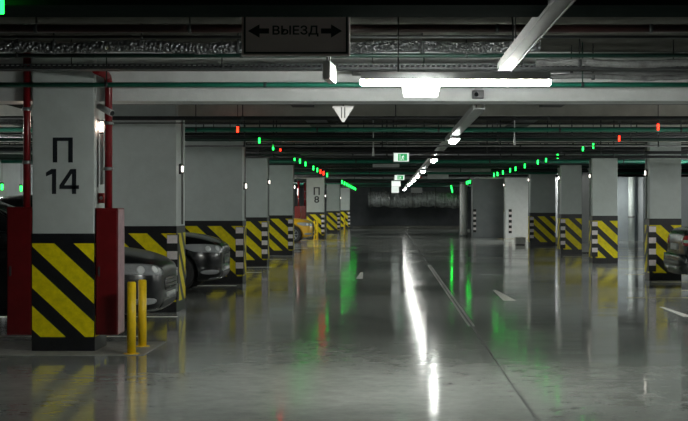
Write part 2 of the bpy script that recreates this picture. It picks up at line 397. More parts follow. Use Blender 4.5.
# ------------------------------------------------------------------ red cabinets, pipes, bollards by column 14
def cabinet(x0, x1, d, dep, z0, z1, label, side=0):
    r = empty('hose_cabinet', ((x0 + x1) / 2, d + dep / 2, z0))
    MB().box(x0, x1, d, d + dep, z0, z1, .008).build('body', m_redcab, r)
    dr = MB().box(x0 + .012, x1 - .012, d - .008, d + .002, z0 + .02, z1 - .02, .003).build('door', m_redcab, r)
    MB().box(x0 + .03, x0 + .05, d - .018, d - .008, (z0 + z1) / 2 - .05, (z0 + z1) / 2 + .05, .003).build('latch', m_dhousing, dr)
    if side: MB().box(x1, x1 + .004, d + .01, d + dep - .01, z0 + .015, z1 - .015, .001).build('side_sheen', m_cabside, r)['label'] = 'pale pink sheen painted on the side of the cabinet'  # added panel, its pale colour imitates reflection on the side face
    tag(r, label, 'cabinet', None); return r
def redpipe(x, d, z0, z1, r, label, elbow=0, group=None):
    o = empty('fire_pipe', (x, d, z0))
    if elbow:
        pts = [(x, d, z0), (x, d, z1 - .12)] + [(x, d + elbow * .10 * (1 - math.cos(t)), z1 - .12 + .10 * math.sin(t)) for t in (.3, .6, .9, 1.2, 1.5)] + [(x, d + elbow * .58, z1 - .02)]
    else: pts = [(x, d, z0), (x, d, (z0 + z1) / 2), (x, d, z1)]
    MB().tube(pts, r, 14).build('pipe', m_red, o)
    for t in (.28, .62):
        zc = z0 + (z1 - z0) * t; MB().cyl((x, d, zc), (x, d, zc + .035), r * 1.25, 14).build('clamp', m_grey, o)
    tag(o, label, 'pipe', group); return o
cabinet(-3.93, -3.674, D14, .33, PZ(335, D14), PZ(207, D14), 'plain red hose cabinet on the column marked 14, under the straight red pipe')
cabinet(-3.016, -2.785, D14, .33, PZ(335, D14), PZ(208, D14), 'dented red hose cabinet with a painted pale side sheen beside the two yellow bollards', 1)
redpipe(PX(27, 13.44), 13.44, PZ(208, 13.44), HC, .038, 'straight red fire pipe rising from the cabinet away from the bollards')
redpipe(PX(108.5, 13.44), 13.44, PZ(208, 13.44), PZ(74, 13.44), .040, 'red fire pipe with an elbow rising from the cabinet beside the bollards', -1)
def bollard(x, d, h, label):
    o = empty('bollard', (x, d, 0))
    MB().cyl((x, d, 0), (x, d, h - .012), .045, 18).cyl((x, d, h - .012), (x, d, h), .045, 18, .034).build('post', m_bollard, o)
    MB().cyl((x, d, 0), (x, d, .012), .08, 18).build('base_plate', m_bollard, o)
    tag(o, label, 'bollard'); return o
bollard(PX(131.5, 13.15), 13.15, .735, 'slim yellow steel bollard, the one on the camera side of the red cabinet pair')
bollard(PX(142.3, 13.85), 13.85, .715, 'slim yellow steel bollard set behind its twin beside the dark car')
bollard(PX(314.5, 57.6), 57.6, .85, 'distant yellow bollard at the foot of the column marked П 8')
bollard(PX(317.3, 58.8), 58.8, .85, 'distant yellow bollard beside its twin at the column marked П 8')
bollard(PX(344.5, 70), 70, .95, 'distant yellow bollard standing alone beyond the column after П 8')
# column 8 has its own cabinets and pipes
cabinet(-4.08, -3.78, 60.0, .33, .3, 1.5, 'distant dark red hose cabinet beside the column marked П 8')
cabinet(PX(294.8, 56), PX(300.5, 56), 56, .33, 0, 1.5, 'distant dark red cabinet above the yellow car')
redpipe(PX(305, 60.2), 60.2, 1.5, BB - .02, .05, 'distant red fire pipe on the edge of the column marked П 8')
redpipe(PX(298.5, 56), 56.1, 1.5, BB - .02, .035, 'distant red fire pipe rising above the yellow car')

# wall lamp, camera and call box on column 14
def column_lamp(x, d, z, label, sgn=1, h=.17, warm=False, long=0.0, group='column lamps'):
    o = empty('column_lamp', (x, d, z - h / 2))
    hd = .03 if not warm else .014
    MB().box(min(x, x + sgn * hd), max(x, x + sgn * hd), d - .03 if not warm else d + .0, d + .03, z - h / 2 - .03 - long, z + h / 2 + .03, .004).build('housing', m_dhousing if not warm else m_housing, o)
    MB().cyl((x + sgn * .048, d, z - h / 2), (x + sgn * .048, d, z + h / 2), .013 if not warm else .018, 12).build('tube', m_collamp_w if warm else m_collamp, o)
    for zz in (z - h / 2 - .02, z + h / 2):
        MB().cyl((x + sgn * .048, d, zz), (x + sgn * .048, d, zz + .02), .020, 12).build('end_cap', m_dhousing, o)
    if long:
        MB().cyl((x + sgn * .048, d, z - h / 2 - long), (x + sgn * .048, d, z - h / 2 - .02), .018, 12).build('lower_tube', m_rail, o)
    tag(o, label, 'lamp', group); return o
column_lamp(-3.026, 13.53, PZ(127, 13.53), 'lit tube lamp with a long grey holder on the column marked 14', 1, .10, True, .55, None)
column_lamp(-3.668, 13.75, PZ(120, 13.75), 'tube lamp on the hidden side of the column marked 14', -1, .14, True, 0, None)
cc = empty('security_camera', (-2.95, 13.5, PZ(112, 13.5)))
zc = PZ(110, 13.5)
MB().cyl((-3.02, 13.5, zc + .05), (-2.93, 13.5, zc + .02), .012, 10).build('bracket', m_housing, cc)
MB().cyl((-2.98, 13.42, zc + .03), (-2.82, 13.28, zc - .05), .034, 16).build('body', m_housing, cc)
MB().cyl((-2.82, 13.28, zc - .05), (-2.812, 13.273, zc - .054), .026, 16).build('lens', m_glass, cc)
tag(cc, 'small pale cylinder security camera bracketed to the column marked 14', 'camera')
cb = empty('alarm_call_box', (-2.99, 13.6, PZ(203, 13.6)))
MB().box(-3.02, -2.96, 13.55, 13.65, PZ(203, 13.6), PZ(193, 13.6), .006).build('body', m_rollcall, cb)
MB().cyl((-2.99, 13.55, PZ(198, 13.6)), (-2.99, 13.543, PZ(198, 13.6)), .018, 12).build('button', m_white, cb)
tag(cb, 'small red alarm call box low on the side of the column marked 14', 'call box')
for (x, d, py, lab, sg) in ((-2.98, 18.55, 169, 'lit tube lamp on the wide column behind the dark car', 1),
                       (-2.80, 25.2, 186, 'lit tube lamp on the wide column behind the black car', 1),
                       (-3.03, 32.7, 182, 'lit tube lamp on the pale striped column after the two wide ones', 1),
                       (-2.90, 39.7, 187, 'lit tube lamp on the striped column beside the yellow car', 1),
                       (-2.95, 60.2, 196, 'lit tube lamp on the column marked П 8', 1),
                       (-2.72, 73.2, 198, 'lit tube lamp on the column beyond П 8', 1),
                       (5.27, 26.4, 173, 'lit tube lamp on the column behind the tail-out car', -1),
                       (5.32, 34.0, 176, 'lit tube lamp on the striped column next after the tail-out car', -1),
                       (5.38, 40.6, 178, 'lit tube lamp on the bright-faced striped column', -1),
                       (5.32, 48.8, 180, 'lit tube lamp on the wide column beside the white pier', -1),
                       (5.39, 60.0, 185, 'lit tube lamp on the plain white pier', -1)):
    column_lamp(x, d, PZ(py, d), lab, sg, .085, False, 0, 'tube lamps on the column edges')
column_lamp(-4.0, 57.0, PZ(192, 57), 'bright lamp beside the red pipe at the column marked П 8', 1, .3, False, 0, 'tube lamps on the column edges')

# ------------------------------------------------------------------ ceiling lamps
def batten_x(x0, x1, d, z):
    o = empty('tube_lamp', ((x0 + x1) / 2, d, z))
    MB().box(x0 + .01, x1 - .01, d - .045, d + .045, z + .036, z + .075, .006).build('housing', m_grey, o)
    for sy in (-1, 1): MB().box(x0 + .01, x1 - .01, d + sy * .062 - .004, d + sy * .062 + .004, z + .014, z + .075).box(x0 + .01, x1 - .01, d + min(sy * .045, sy * .062), d + max(sy * .045, sy * .062), z + .068, z + .075).build('reflector_wing', m_housing, o)
    MB().cyl((x0 + .03, d, z), (x1 - .03, d, z), .033, 16).lathe((x0 + .03, d, z), (-1, 0, 0), [(0, .033), (.018, .028), (.028, .016), (.03, 0)], 16).lathe((x1 - .03, d, z), (1, 0, 0), [(0, .033), (.018, .028), (.028, .016), (.03, 0)], 16).build('tube', m_lamp, o)
    for t in (.2, .8):
        xx = x0 + (x1 - x0) * t; MB().cyl((xx, d, z + .075), (xx, d, HC), .006, 8).build('hanger_rod', m_dark, o)
    tag(o, 'long bright tube lamp hung across the aisle in front of the white beam', 'lamp'); return o
DL = 10.5
batten_x(PX(360, DL), PX(551, DL), DL, PZ(82, DL))
bx = empty('light_box', (PX(421, 10.4), 10.4, PZ(97, 10.4)))
q = MB(); zt, zb_ = PZ(86, 10.4), PZ(96.5, 10.4); xa, xb, xc_, xd = PX(402, 10.4), PX(440, 10.4), PX(437.5, 10.4), PX(404, 10.4)
q.prism([(xa, 10.34, zt), (xb, 10.34, zt), (xc_, 10.34, zb_), (xd, 10.34, zb_)], (0, .1, 0)).build('diffuser', m_lightbox, bx)
MB().box(xa, xb, 10.36, 10.42, zt, zt + .015).build('mount', m_housing, bx)
tag(bx, 'glowing white box lamp hung under the middle of the long tube lamp', 'lamp')
def batten_y(x, d, ln, z, label, m=None):
    o = empty('batten_lamp', (x, d, z - .05))
    MB().box(x - .07, x + .07, d - ln / 2, d + ln / 2, z, z + .045, .006).build('housing', m_rail, o)
    mb = MB(); n = 12; pr = []
    for k in range(n + 1):
        a = math.pi * k / n; pr.append((x + .062 * math.cos(a), -.05 * math.sin(a)))
    mb.prism([(xx, d - ln / 2 - .01, z + zz) for xx, zz in pr], (0, ln + .02, 0)).build('diffuser', m or m_lamp2, o)
    for yy in (d - ln / 2, d + ln / 2 - .02):
        MB().box(x - .072, x + .072, yy, yy + .02, z - .010, z + .048, .003).build('end_clip', m_housing, o)
    tag(o, label, 'lamp', 'batten lamps under the trunking'); return o
for i, d in enumerate((19.7, 28.3, 37.2, 50.5, 63, 74)):
    batten_y(1.0, d, .75, 2.50, 'lit batten lamp under the long trunking running down the aisle')

for d in (44, 56.8, 80.5):
    batten_y(1.0, d, .75, 2.50, 'lit batten lamp under the long trunking running down the aisle')
for x, dd, lab in ((-7.6, (17, 24, 31, 38, 46, 54, 62, 70), 'added fill lamp above the bays of the nose-out cars'), (-5.0, (50, 56, 67), 'added fill lamp above the bay of the yellow car'), (-4.5, (82,), 'added fill lamp near the dark end wall behind the far columns'), (6.0, (79,), 'added fill lamp near the dark end wall behind the wall block'), (6.25, (52.5, 55.6), 'added fill lamp in front of the plain white pier'), (8.6, (20, 27, 34), 'added fill lamp above the bay of the tail-out car'), (7.4, (16.5, 22.5, 29.5), 'added fill lamp just behind the tail-out car row'), (9.3, (54.5,), 'added fill lamp close to the pale wall')):
    for d in dd:  # unseen lamps, added to brighten far columns, beams and walls
        o = batten_y(x, d, 1.5, 2.60, lab, m_bayfill); o['group'] = 'added fill lamps above the bays'
        for k in (-.5, .5): MB().cyl((x, d + k, 2.645), (x, d + k, HC), .006, 6).build('hanger_rod', m_dark, o)
# trunking along the aisle
def trunk(x, d0, d1, z, label, wd=.12, mm=m_rail):
    o = empty('light_trunking', (x, d0, z))
    MB().box(x - wd / 2, x + wd / 2, d0, d1, z, z + .012).build('base', mm, o)
    for sx in (-1, 1): MB().box(x + sx * wd / 2 - .004, x + sx * wd / 2 + .004, d0, d1, z - .010, z + .06).build('flange', mm, o)
    k = d0 + .5
    while k < d1:
        MB().cyl((x, k, z + .012), (x, k, HC), .005, 6).build('hanger_rod', m_dark, o); k += max(2.2, (d1 - d0) / 14)
    tag(o, label, 'trunking'); return o
trunk(1.0, 14.2, 82, 2.56, 'long white trunking carrying the batten lamps down the aisle')
trunk(.92, 4.5, 10.3, 2.575, 'short pale trunking meeting the long tube lamp', .10, mat('dull_trunking', (.045, .047, .047), .6, var=.3, scale=20))
for d0, d1, x, lab in ((14.2, 85, 2.3, 'dark cable tray running down the aisle on the tail-out car side'), (14.2, 85, -1.2, 'dark cable tray running down the aisle on the exit sign side')):
    o = empty('cable_tray', (x, d0, 2.90))
    MB().box(x - .15, x + .15, d0, d1, 2.90, 2.91).build('bed', m_tray, o)
    for sx in (-1, 1): MB().box(x + sx * .15 - .004, x + sx * .15 + .004, d0, d1, 2.90, 2.96).build('side_rail', m_tray, o)
    for j in range(4): MB().cyl((x - .1 + j * .065, d0, 2.925), (x - .1 + j * .065, d1, 2.925), .013, 6).build('cable', m_cable, o)
    for j in range(12):
        yy = d0 + 1 + j * 6
        for sx in (-1, 1): MB().cyl((x + sx * .14, yy, 2.96), (x + sx * .14, yy, HC), .005, 6).build('hanger_rod', m_dark, o)
    tag(o, lab, 'cable tray')

# ------------------------------------------------------------------ pipes across the hall
rnd = random.Random(5)
LEDD = [F * 1.07 / (VPY - q) for q in (129.5, 140.5, 147.5, 151.2, 158.5, 161.2, 164, 168, 170, 171.6, 173.2, 175, 127, 138.4, 146, 149, 156.4, 159.8, 162.2, 166, 168.7, 170.3, 172.4, 174)]
def xpipe(py, d, r, m, label, x0=XL + .1, x1=XR - .1, group=None, step=3.0, phase=None, name='ceiling_pipe', z=None):
    z = PZ(py, d) if z is None else z
    o = empty(name, ((x0 + x1) / 2, d, z - r))
    MB().cyl((x0, d, z), (x1, d, z), r, 14).build('pipe', m, o)
    x = x0 + (rnd.uniform(.3, step) if phase is None else phase)
    while x < x1 - .05:
        if z + r < HC - .03 and not any(abs(x - q) < .22 for q in (2.3, -1.2, -5.2, -6.4, 7.2, 8.3, -7.6, 8.6, 7.4, 1.0, -5.0)):
            MB().cyl((x, d, z + r * .9), (x, d, HC), .007 if d < 22 else .012, 6).build('hanger_rod', m_dark if m is not m_green else m_dgreen, o)
        MB().cyl((x - .015, d, z), (x + .015, d, z), r * 1.12, 14).build('clamp', m_tray, o)
        x += step
    tag(o, label, 'pipe', group); return o
def foil_pipe(py, d, r, x0, x1, label, m=foil):
    z = PZ(py, d); o = empty('insulated_pipe', ((x0 + x1) / 2, d, z - r)); mb = MB(); n = 14; vs_ = []; N = int((x1 - x0) / .07); rr = random.Random(int(py * 7 + d * 13))
    for i in range(N + 1):
        sag = .012 * math.sin(i * .35)
        for k in range(n):
            a = 2 * math.pi * k / n; q_ = r * (1 + rr.uniform(-.12, .12)); vs_.append((x0 + (x1 - x0) * i / N, d + q_ * math.cos(a), z + sag + q_ * math.sin(a)))
    mb.add(vs_, [(i * n + k, i * n + (k + 1) % n, (i + 1) * n + (k + 1) % n, (i + 1) * n + k) for i in range(N) for k in range(n)])
    mb.build('wrapping', m, o)
    x = x0 + .4
    while x < x1:
        MB().cyl((x, d, z), (x + .03, d, z), r * 1.15, 16).build('band', m_tray, o)
        MB().cyl((x + .015, d, z + r), (x + .015, d, HC), .006, 6).build('hanger_rod', m_dark, o); x += 1.7
    tag(o, label, 'pipe'); return o
FX0, FX1 = -5.2, 4.6
xpipe(28.5, 11.0, .036, m_maroon, 'dark maroon pipe high under the ceiling behind the exit-way sign', FX0, FX1, step=1.3)
xpipe(37, 11.4, .014, m_dark, 'thin black pipe between the maroon pipe and the foil-wrapped pipe', FX0, FX1, step=1.7)
foil_pipe(47, 12.0, .052, FX0, PX(540, 12), 'crumpled foil-wrapped pipe behind the exit-way sign')
xpipe(55.5, 12.15, .020, m_dgreen, 'dark green pipe just below the foil-wrapped pipe', FX0, FX1, step=2.1)
foil_pipe(25, 11.6, .048, PX(556, 11.6), FX1, 'short foil-wrapped pipe beside the pale ceiling trunking', m_dust)
foil_pipe(63, 12.4, .036, PX(536, 12.4), FX1, 'dusty wrapped pipe above the perforated tray', m_dust)
foil_pipe(77, 12.85, .026, PX(551, 12.85), FX1, 'dusty wrapped pipe just above the green pipe in front of the white beam', m_dust)
xpipe(73.5, 12.95, .022, m_grey, 'grey steel pipe running behind the long tube lamp', PX(352, 12.95), FX1, step=2.3)
xpipe(84.8, 12.7, .023, m_green, 'green pipe running in front of the white beam and the column marked 14', FX0, FX1, step=1.55, phase=.9)
# perforated tray
o = empty('perforated_tray', (0, 12.6, PZ(70, 12.6))); zt0, zt1 = PZ(70, 12.6), PZ(64.5, 12.6)
MB().box(FX0, FX1, 12.52, 12.72, zt0, zt0 + .006).build('bed', m_tray, o)
mb = MB(); x = FX0
MB().box(FX0, FX1, 12.518, 12.522, zt0, zt0 + .018).build('lower_lip', m_tray, o); MB().box(FX0, FX1, 12.518, 12.522, zt1 - .012, zt1).build('upper_lip', m_tray, o)
while x < FX1:
    mb.box(x, x + .022, 12.518, 12.522, zt0 + .018, zt1 - .012); x += .05
w_ = mb.build('web', m_tray, o); w_['kind'] = 'stuff'
for j in range(3): MB().cyl((FX0, 12.56 + j * .05, zt0 + .022), (FX1, 12.56 + j * .05, zt0 + .022), .014, 6).build('cable', m_cable, o)
x = FX0 + .7
while x < FX1: MB().cyl((x, 12.53, zt0), (x, 12.53, HC), .006, 6).build('hanger_rod', m_dark, o); x += 1.45
tag(o, 'dark perforated cable tray above the green pipe in front of the white beam', 'cable tray')

xpipe(118.2, 17.0, .027, m_dark, 'black pipe, first behind the white beam', step=2.0, phase=.5)
xpipe(123, 17.4, .008, m_cable, 'thin cable strung behind the first black pipe', -7, -1.95, step=2.5, name='ceiling_cable')
xpipe(130, 19.3, .030, m_green, 'bright green pipe crossing the whole hall behind the white beam', step=1.8, phase=.35)
xpipe(139.6, 21.4, .028, m_dgreen, 'dark green pipe next behind the bright green pipe', step=2.2, phase=1.2)
xpipe(146, 22.6, .016, m_grey, 'thin grey pipe behind the dark green pipe', step=2.4, phase=.7)
xpipe(152.5, 24.0, .028, m_dark, 'upper black pipe of a close pair behind the thin grey pipe', PX(246, 24), XR - .1, step=2.1, phase=.25)
xpipe(156.8, 24.05, .026, m_dark, 'lower black pipe of a close pair behind the thin grey pipe', PX(246, 24), XR - .1, step=2.1, phase=.5)
mats = [m_dark, m_dgreen, m_grey, m_dark, m_green, m_dark]
d = 26.9; k = 0
while d < 86:
    if not any(abs(d - q - .2) < .45 for q in ROWS) and not any(-.2 < d - q < .7 for q in (29.5, 43.0, 54.2)):
        xpipe(0, d, rnd.uniform(.025, .055), mats[k % 6], {0: 'black pipe among many crossing the hall high beyond the close black pair', 1: 'dark green pipe among many crossing the hall high beyond the close black pair', 2: 'grey steel pipe among many crossing the hall high beyond the close black pair', 4: 'bright green pipe among many crossing the hall high beyond the close black pair'}[{3: 0, 5: 0}.get(k % 6, k % 6)],
              z=rnd.uniform(2.67, 2.86), group='distant crossing pipes', step=3.6); k += 1
    d += rnd.uniform(1.1, 2.2)
d = 14.8
while d < 47:
    if not any(-.15 < d - q < .6 for q in ROWS) and not any(-.7 < d - q < .8 for q in (29.5, 43.0)) and all(abs(d - q) > .12 for q in (17.0, 17.4, 19.3, 21.4, 22.6, 24.0, 22.2, 19.7, 14.6, 46.5, 36.5, 23.3, 44.0, 38.0)) and all(abs(d - q) > .07 for q in LEDD):
        xpipe(0, d, rnd.uniform(.010, .026), (m_dark, m_tray, m_dgreen)[k % 3], '%s conduit among many strung across under the ceiling behind the white beam' % ('thin black', 'thin grey', 'thin dark green')[k % 3],
              z=rnd.uniform(2.68, 2.84), group='thin crossing conduits', step=rnd.uniform(1.9, 3.2), name='conduit'); k += 1
    d += rnd.uniform(.45, .9)
# rectangular air ducts across
for (x0, x1, d, z0, z1, lab) in ((-2.0, 4.4, 29.5, 2.64, 2.84, 'grey sheet-metal air duct crossing above the first exit sign'), (1.2, 3.4, 43.0, 2.64, 2.84, 'grey sheet-metal air duct above the second exit sign'), (-2.6, 3.8, 54.2, 2.64, 2.84, 'grey sheet-metal air duct deep in the hall')):
    o = empty('air_duct', ((x0 + x1) / 2, d, z0)); MB().box(x0, x1, d, d + .5, z0, z1, .004).build('casing', m_grey, o)
    x = x0
    while x <= x1: MB().box(x - .015, x + .015, d - .015, d + .515, z0 - .015, z1 + .015).build('flange', m_tray, o); x += 1.2
    for x in (x0 + .3, x1 - .3): MB().cyl((x, d + .25, z1), (x, d + .25, HC), .008, 6).build('hanger_rod', m_dark, o)
    tag(o, lab, 'duct')
# pipes running along the bays
for x, z, r, m, lab in ((-5.2, 2.93, .05, m_dark, 'black pipe running lengthwise above the bay of the dark car'), (-6.4, 2.95, .07, m_grey, 'grey pipe running lengthwise above the parked car roofs'), (7.2, 2.93, .05, m_dark, 'black pipe running lengthwise above the tail-out car bay'), (8.3, 2.95, .08, foil, 'foil-wrapped pipe running lengthwise by the pale wall')):
    o = empty('bay_pipe', (x, 14.2, z)); MB().cyl((x, 14.2, z), (x, 86 if x < 0 else 42, z), r, 12).build('pipe', m, o)
    for j in range(9 if x < 0 else 5): MB().cyl((x, 15 + j * 6, z + r * .9), (x, 15 + j * 6, HC), .008, 6).build('hanger_rod', m_dark, o)
    tag(o, lab, 'pipe')
# foil duct on the end wall
o = empty('flexible_duct', (1.7, 86, 1.35)); mb = MB(); vs_ = []; n = 18; N = 90; xa, xb = -1.3, 4.7; rr = random.Random(3)
for i in range(N + 1):
    sg = .03 * math.sin(i * .5) + .05 * math.sin(i * .13)
    for k in range(n):
        a = 2 * math.pi * k / n; q_ = .50 * (1 + rr.uniform(-.05, .05) + (.05 if i % 3 == 0 else 0)); vs_.append((xa + (xb - xa) * i / N, 86 + q_ * math.cos(a), 1.92 + sg + q_ * math.sin(a)))
mb.add(vs_, [(i * n + k, i * n + (k + 1) % n, (i + 1) * n + (k + 1) % n, (i + 1) * n + k) for i in range(N) for k in range(n)] + [list(range(n))[::-1], [N * n + k for k in range(n)]]); mb.build('foil_sleeve', m_foil2, o)
for x in (-1.2, .1, 1.6, 3.1, 4.5):
    MB().cyl((x, 86, 1.92), (x + .06, 86, 1.92), .57, 20).build('band', m_grey, o)
    MB().cyl((x + .03, 86, 2.45), (x + .03, 86, HC), .02, 6).build('hanger_rod', m_dark, o)
tag(o, 'fat crumpled foil air duct slung in front of the dark end wall', 'duct')
struct('baseboard_back', MB().box(-2.4, 5.0, 88.4, 89.9, 0, .14), m_pad)

# ------------------------------------------------------------------ bay indicator lights
def indicator(x, d, z, m, label, group, s=1.0):
    o = empty('indicator_light', (x, d, z))
    MB().cyl((x, d, z - .042 * s), (x, d, z + .042 * s), .014 * s, 10).build('lamp_tube', m, o)
    MB().cyl((x, d, z + .042 * s), (x, d, z + .065 * s), .024 * s, 10).build('cap', m_dhousing, o)
    MB().cyl((x, d, z + .065 * s), (x, d, HC), .005, 6).build('stem', m_dark, o)
    tag(o, label, 'indicator light', group)
ZI = 1.07
GL, GR = 'bay indicators on the bollard side of the aisle', 'bay indicators on the tail-out car side of the aisle'
for (py, c) in ((6, 'g'), (129.5, 'r'), (140.5, 'g'), (147.5, 'g'), (151.2, 'r'), (158.5, 'g'), (161.2, 'g'), (164, 'g'), (168, 'g'), (170, 'g'), (171.6, 'r'), (173.2, 'r'), (175, 'g')):
    d = F * ZI / (VPY - py)
    indicator(-1.965 * ZI if d > 8 else PX(1.5, d), d, EYE + ZI, m_ledr if c == 'r' else m_ledg, '%s glowing bay indicator hung along the striped columns on the bollard side' % ('red' if c == 'r' else 'green'), GL, 1 + max(0, d - 20) * .022)
for (py, c) in ((127, 'r'), (138.4, 'r'), (146, 'g'), (149, 'g'), (156.4, 'g'), (159.8, 'g'), (162.2, 'g'), (166, 'g'), (168.7, 'g'), (170.3, 'g'), (172.4, 'g'), (174, 'g'), (175, 'g')):
    d = F * ZI / (VPY - py)
    indicator(3.42 * ZI, d, EYE + ZI, m_ledr if c == 'r' else m_ledg, '%s glowing bay indicator hung along the columns on the tail-out car side' % ('red' if c == 'r' else 'green'), GR, 1 + max(0, d - 20) * .022)
for k in range(8):
    indicator(-2.05, 58 + k * 3.4, EYE + ZI, m_ledg, 'green glowing bay indicator in the far run past the column marked П 8', 'far bay indicators past П 8', 1.8)
for k in range(3): indicator(3.63, 57.5 + k * 1.2, EYE + ZI, m_ledg, 'green glowing bay indicator above the round white column', 'bay indicators above the round column', 1.7)
for k in range(7): indicator(3.5 + .12 * k, 72 + k * 2.2, EYE + ZI - .02 * k, m_ledg, 'green glowing bay indicator in the far run beyond the round white column', 'far bay indicators beyond the round column', 1.8)
for i, (px, py, d) in enumerate(((2, 187, 33), (21, 188.5, 35.5))):
    indicator(PX(px, d), d, PZ(py, d), m_ledg, 'green bay indicator seen over the graphite car roof', 'indicators over the car roof', 1.8)

# ------------------------------------------------------------------ signs
# exit-way board
ds = 8.2; x0, x1, z0, z1 = PX(241.5, ds), PX(350, ds), PZ(56, ds), PZ(12, ds)
sg = empty('direction_sign', ((x0 + x1) / 2, ds, z0))
MB().box(x0, x1, ds, ds + .03, z0, z1, .008).build('board', m_signw, sg)
bw = .012; ix0, ix1, iz0, iz1 = x0 + .014, x1 - .014, z0 + .014, z1 - .014
mb = MB()
for a in ((ix0, ix1, iz0, iz0 + bw), (ix0, ix1, iz1 - bw, iz1), (ix0, ix0 + bw, iz0 + bw, iz1 - bw), (ix1 - bw, ix1, iz0 + bw, iz1 - bw)): mb.box(a[0], a[1], ds - .002, ds, a[2], a[3])
mb.build('border', m_signk, sg)
text_on_front('ВЫЕЗД', 'lettering', PX(295.5, ds), PZ(36.5, ds), 11 * ds / F, 46 * ds / F, ds, m_signk, sg)
for sx, xa, xb in ((-1, 248, 269), (1, 342, 321)):
    zc = PZ(31, ds); xt, xe = PX(xa, ds), PX(xb, ds); hd = PX(259.5, ds) if sx < 0 else PX(331, ds)
    MB().prism([(xt, ds, zc), (hd, ds, zc + .042), (hd, ds, zc + .016), (xe, ds, zc + .016), (xe, ds, zc - .016), (hd, ds, zc - .016), (hd, ds, zc - .042)], (0, -.002, 0)).build('arrow', m_signk, sg)
for xx in (x0 + .1, x1 - .1): MB().cyl((xx, ds + .015, z1), (xx, ds + .015, HC), .008, 8).build('hanger_rod', m_dark, sg)
tag(sg, 'dim rectangular board lettered ВЫЕЗД with an arrow at each end', 'sign')
# small angled sign by the board
d = 9.4; xa, xb = PX(322.5, d), PX(330, d); za, zb_ = PZ(79, d), PZ(58, d)
e = empty('angled_sign', ((xa + xb) / 2, d, za))
MB().prism([(xa, d, za), (xb, d, za), (xb + .02, d + .58, za + .02), (xa + .02, d + .58, za + .02)], (0, 0, zb_ - za - .02)).build('housing', m_housing, e)
MB().prism([(xb + .001, d + .03, za + .015), (xb + .005, d + .03, za + .015), (xb + .023, d + .55, za + .03), (xb + .019, d + .55, za + .03)], (0, 0, zb_ - za - .05)).build('face', m_panelw, e)
for yy in (.1, .48): MB().cyl((xa + .03, d + yy, zb_ - .03), (xa + .03, d + yy, HC), .007, 8).build('hanger_rod', m_dark, e)
tag(e, 'small pale sign box turned sideways at the corner of the ВЫЕЗД board', 'sign')
# running man exit signs
def exit_sign(px, py, d, w_, h_, label, man=True):
    x, z = PX(px, d), PZ(py, d); o = empty('exit_sign', (x, d, z - h_ / 2))
    MB().box(x - w_ / 2, x + w_ / 2, d, d + .05, z - h_ / 2, z + h_ / 2, .006).build('housing', m_housing, o)
    fc = MB().box(x - w_ / 2 + .012, x + w_ / 2 - .012, d - .004, d + .001, z - h_ / 2 + .012, z + h_ / 2 - .012).build('face', m_exitw if man else m_panelw, o)
    if man:
        gx0, gx1 = x - w_ * .20, x + w_ * .36
        MB().box(gx0, gx1, d - .006, d - .003, z - h_ * .36, z + h_ * .36).build('green_panel', m_exitg, fc)
        s = h_; mb = MB(); cx = (gx0 + gx1) / 2
        for p in ([(.02, .20), (.07, .25), (.12, .20), (.07, .14)], [(-.02, .12), (.10, .12), (.06, -.08), (-.04, -.08)], [(-.04, -.06), (.02, -.08), (-.10, -.30), (-.16, -.28)], [(0, -.06), (.06, -.08), (.16, -.16), (.10, -.30), (.06, -.28), (.10, -.17)], [(-.02, .12), (-.14, .02), (-.11, -.01), (0, .06)], [(.1, .12), (.2, .03), (.17, 0), (.08, .07)], [(-.30, .30), (-.24, .30), (-.24, -.30), (-.30, -.30)]):
            mb.prism([(cx + u * s, d - .006, z + v * s) for u, v in p], (0, -.002, 0))
        mb.build('running_man', m_exitw, fc)
    for sx in (-.3, .3): MB().cyl((x + w_ * sx, d + .02, z + h_ / 2), (x + w_ * sx, d + .02, HC), .006, 6).build('hanger_rod', m_dark, o)
    tag(o, label, 'sign')
exit_sign(401.3, 157.3, 23.3, .29, .172, 'lit green and white running-man exit sign hung over the aisle, large and sharp')
exit_sign(399.5, 177.5, 45.5, .36, .19, 'smaller lit running-man exit sign deeper down the aisle')
exit_sign(396.0, 183.6, 58.0, .42, .26, 'pale lit hanging sign below and behind the smaller exit sign', False)
exit_sign(395.2, 189.6, 76.0, .45, .40, 'pale lit hanging sign, deepest of the row of aisle signs', False)
# hanging unlit boards
for px, py, d, w_, h_, lab in ((386, 165.5, 36.5, .75, .10, 'dim narrow board hung across beyond the first exit sign'), (438, 176.5, 46.5, .75, .17, 'dim narrow board hung beside the batten lamps near the yield sign'), (416.5, 190.2, 70, .6, .28, 'small grey box hung at the end of the batten lamps')):
    x, z = PX(px, d), PZ(py, d); o = empty('hanging_board', (x, d, z - h_ / 2)); MB().box(x - w_ / 2, x + w_ / 2, d, d + .05, z - h_ / 2, z + h_ / 2, .01).build('board', m_rail, o)
    for sx in (-.4, .4): MB().cyl((x + w_ * sx, d + .02, z + h_ / 2), (x + w_ * sx, d + .02, HC), .006, 6).build('hanger_rod', m_dark, o)
    tag(o, lab, 'sign')
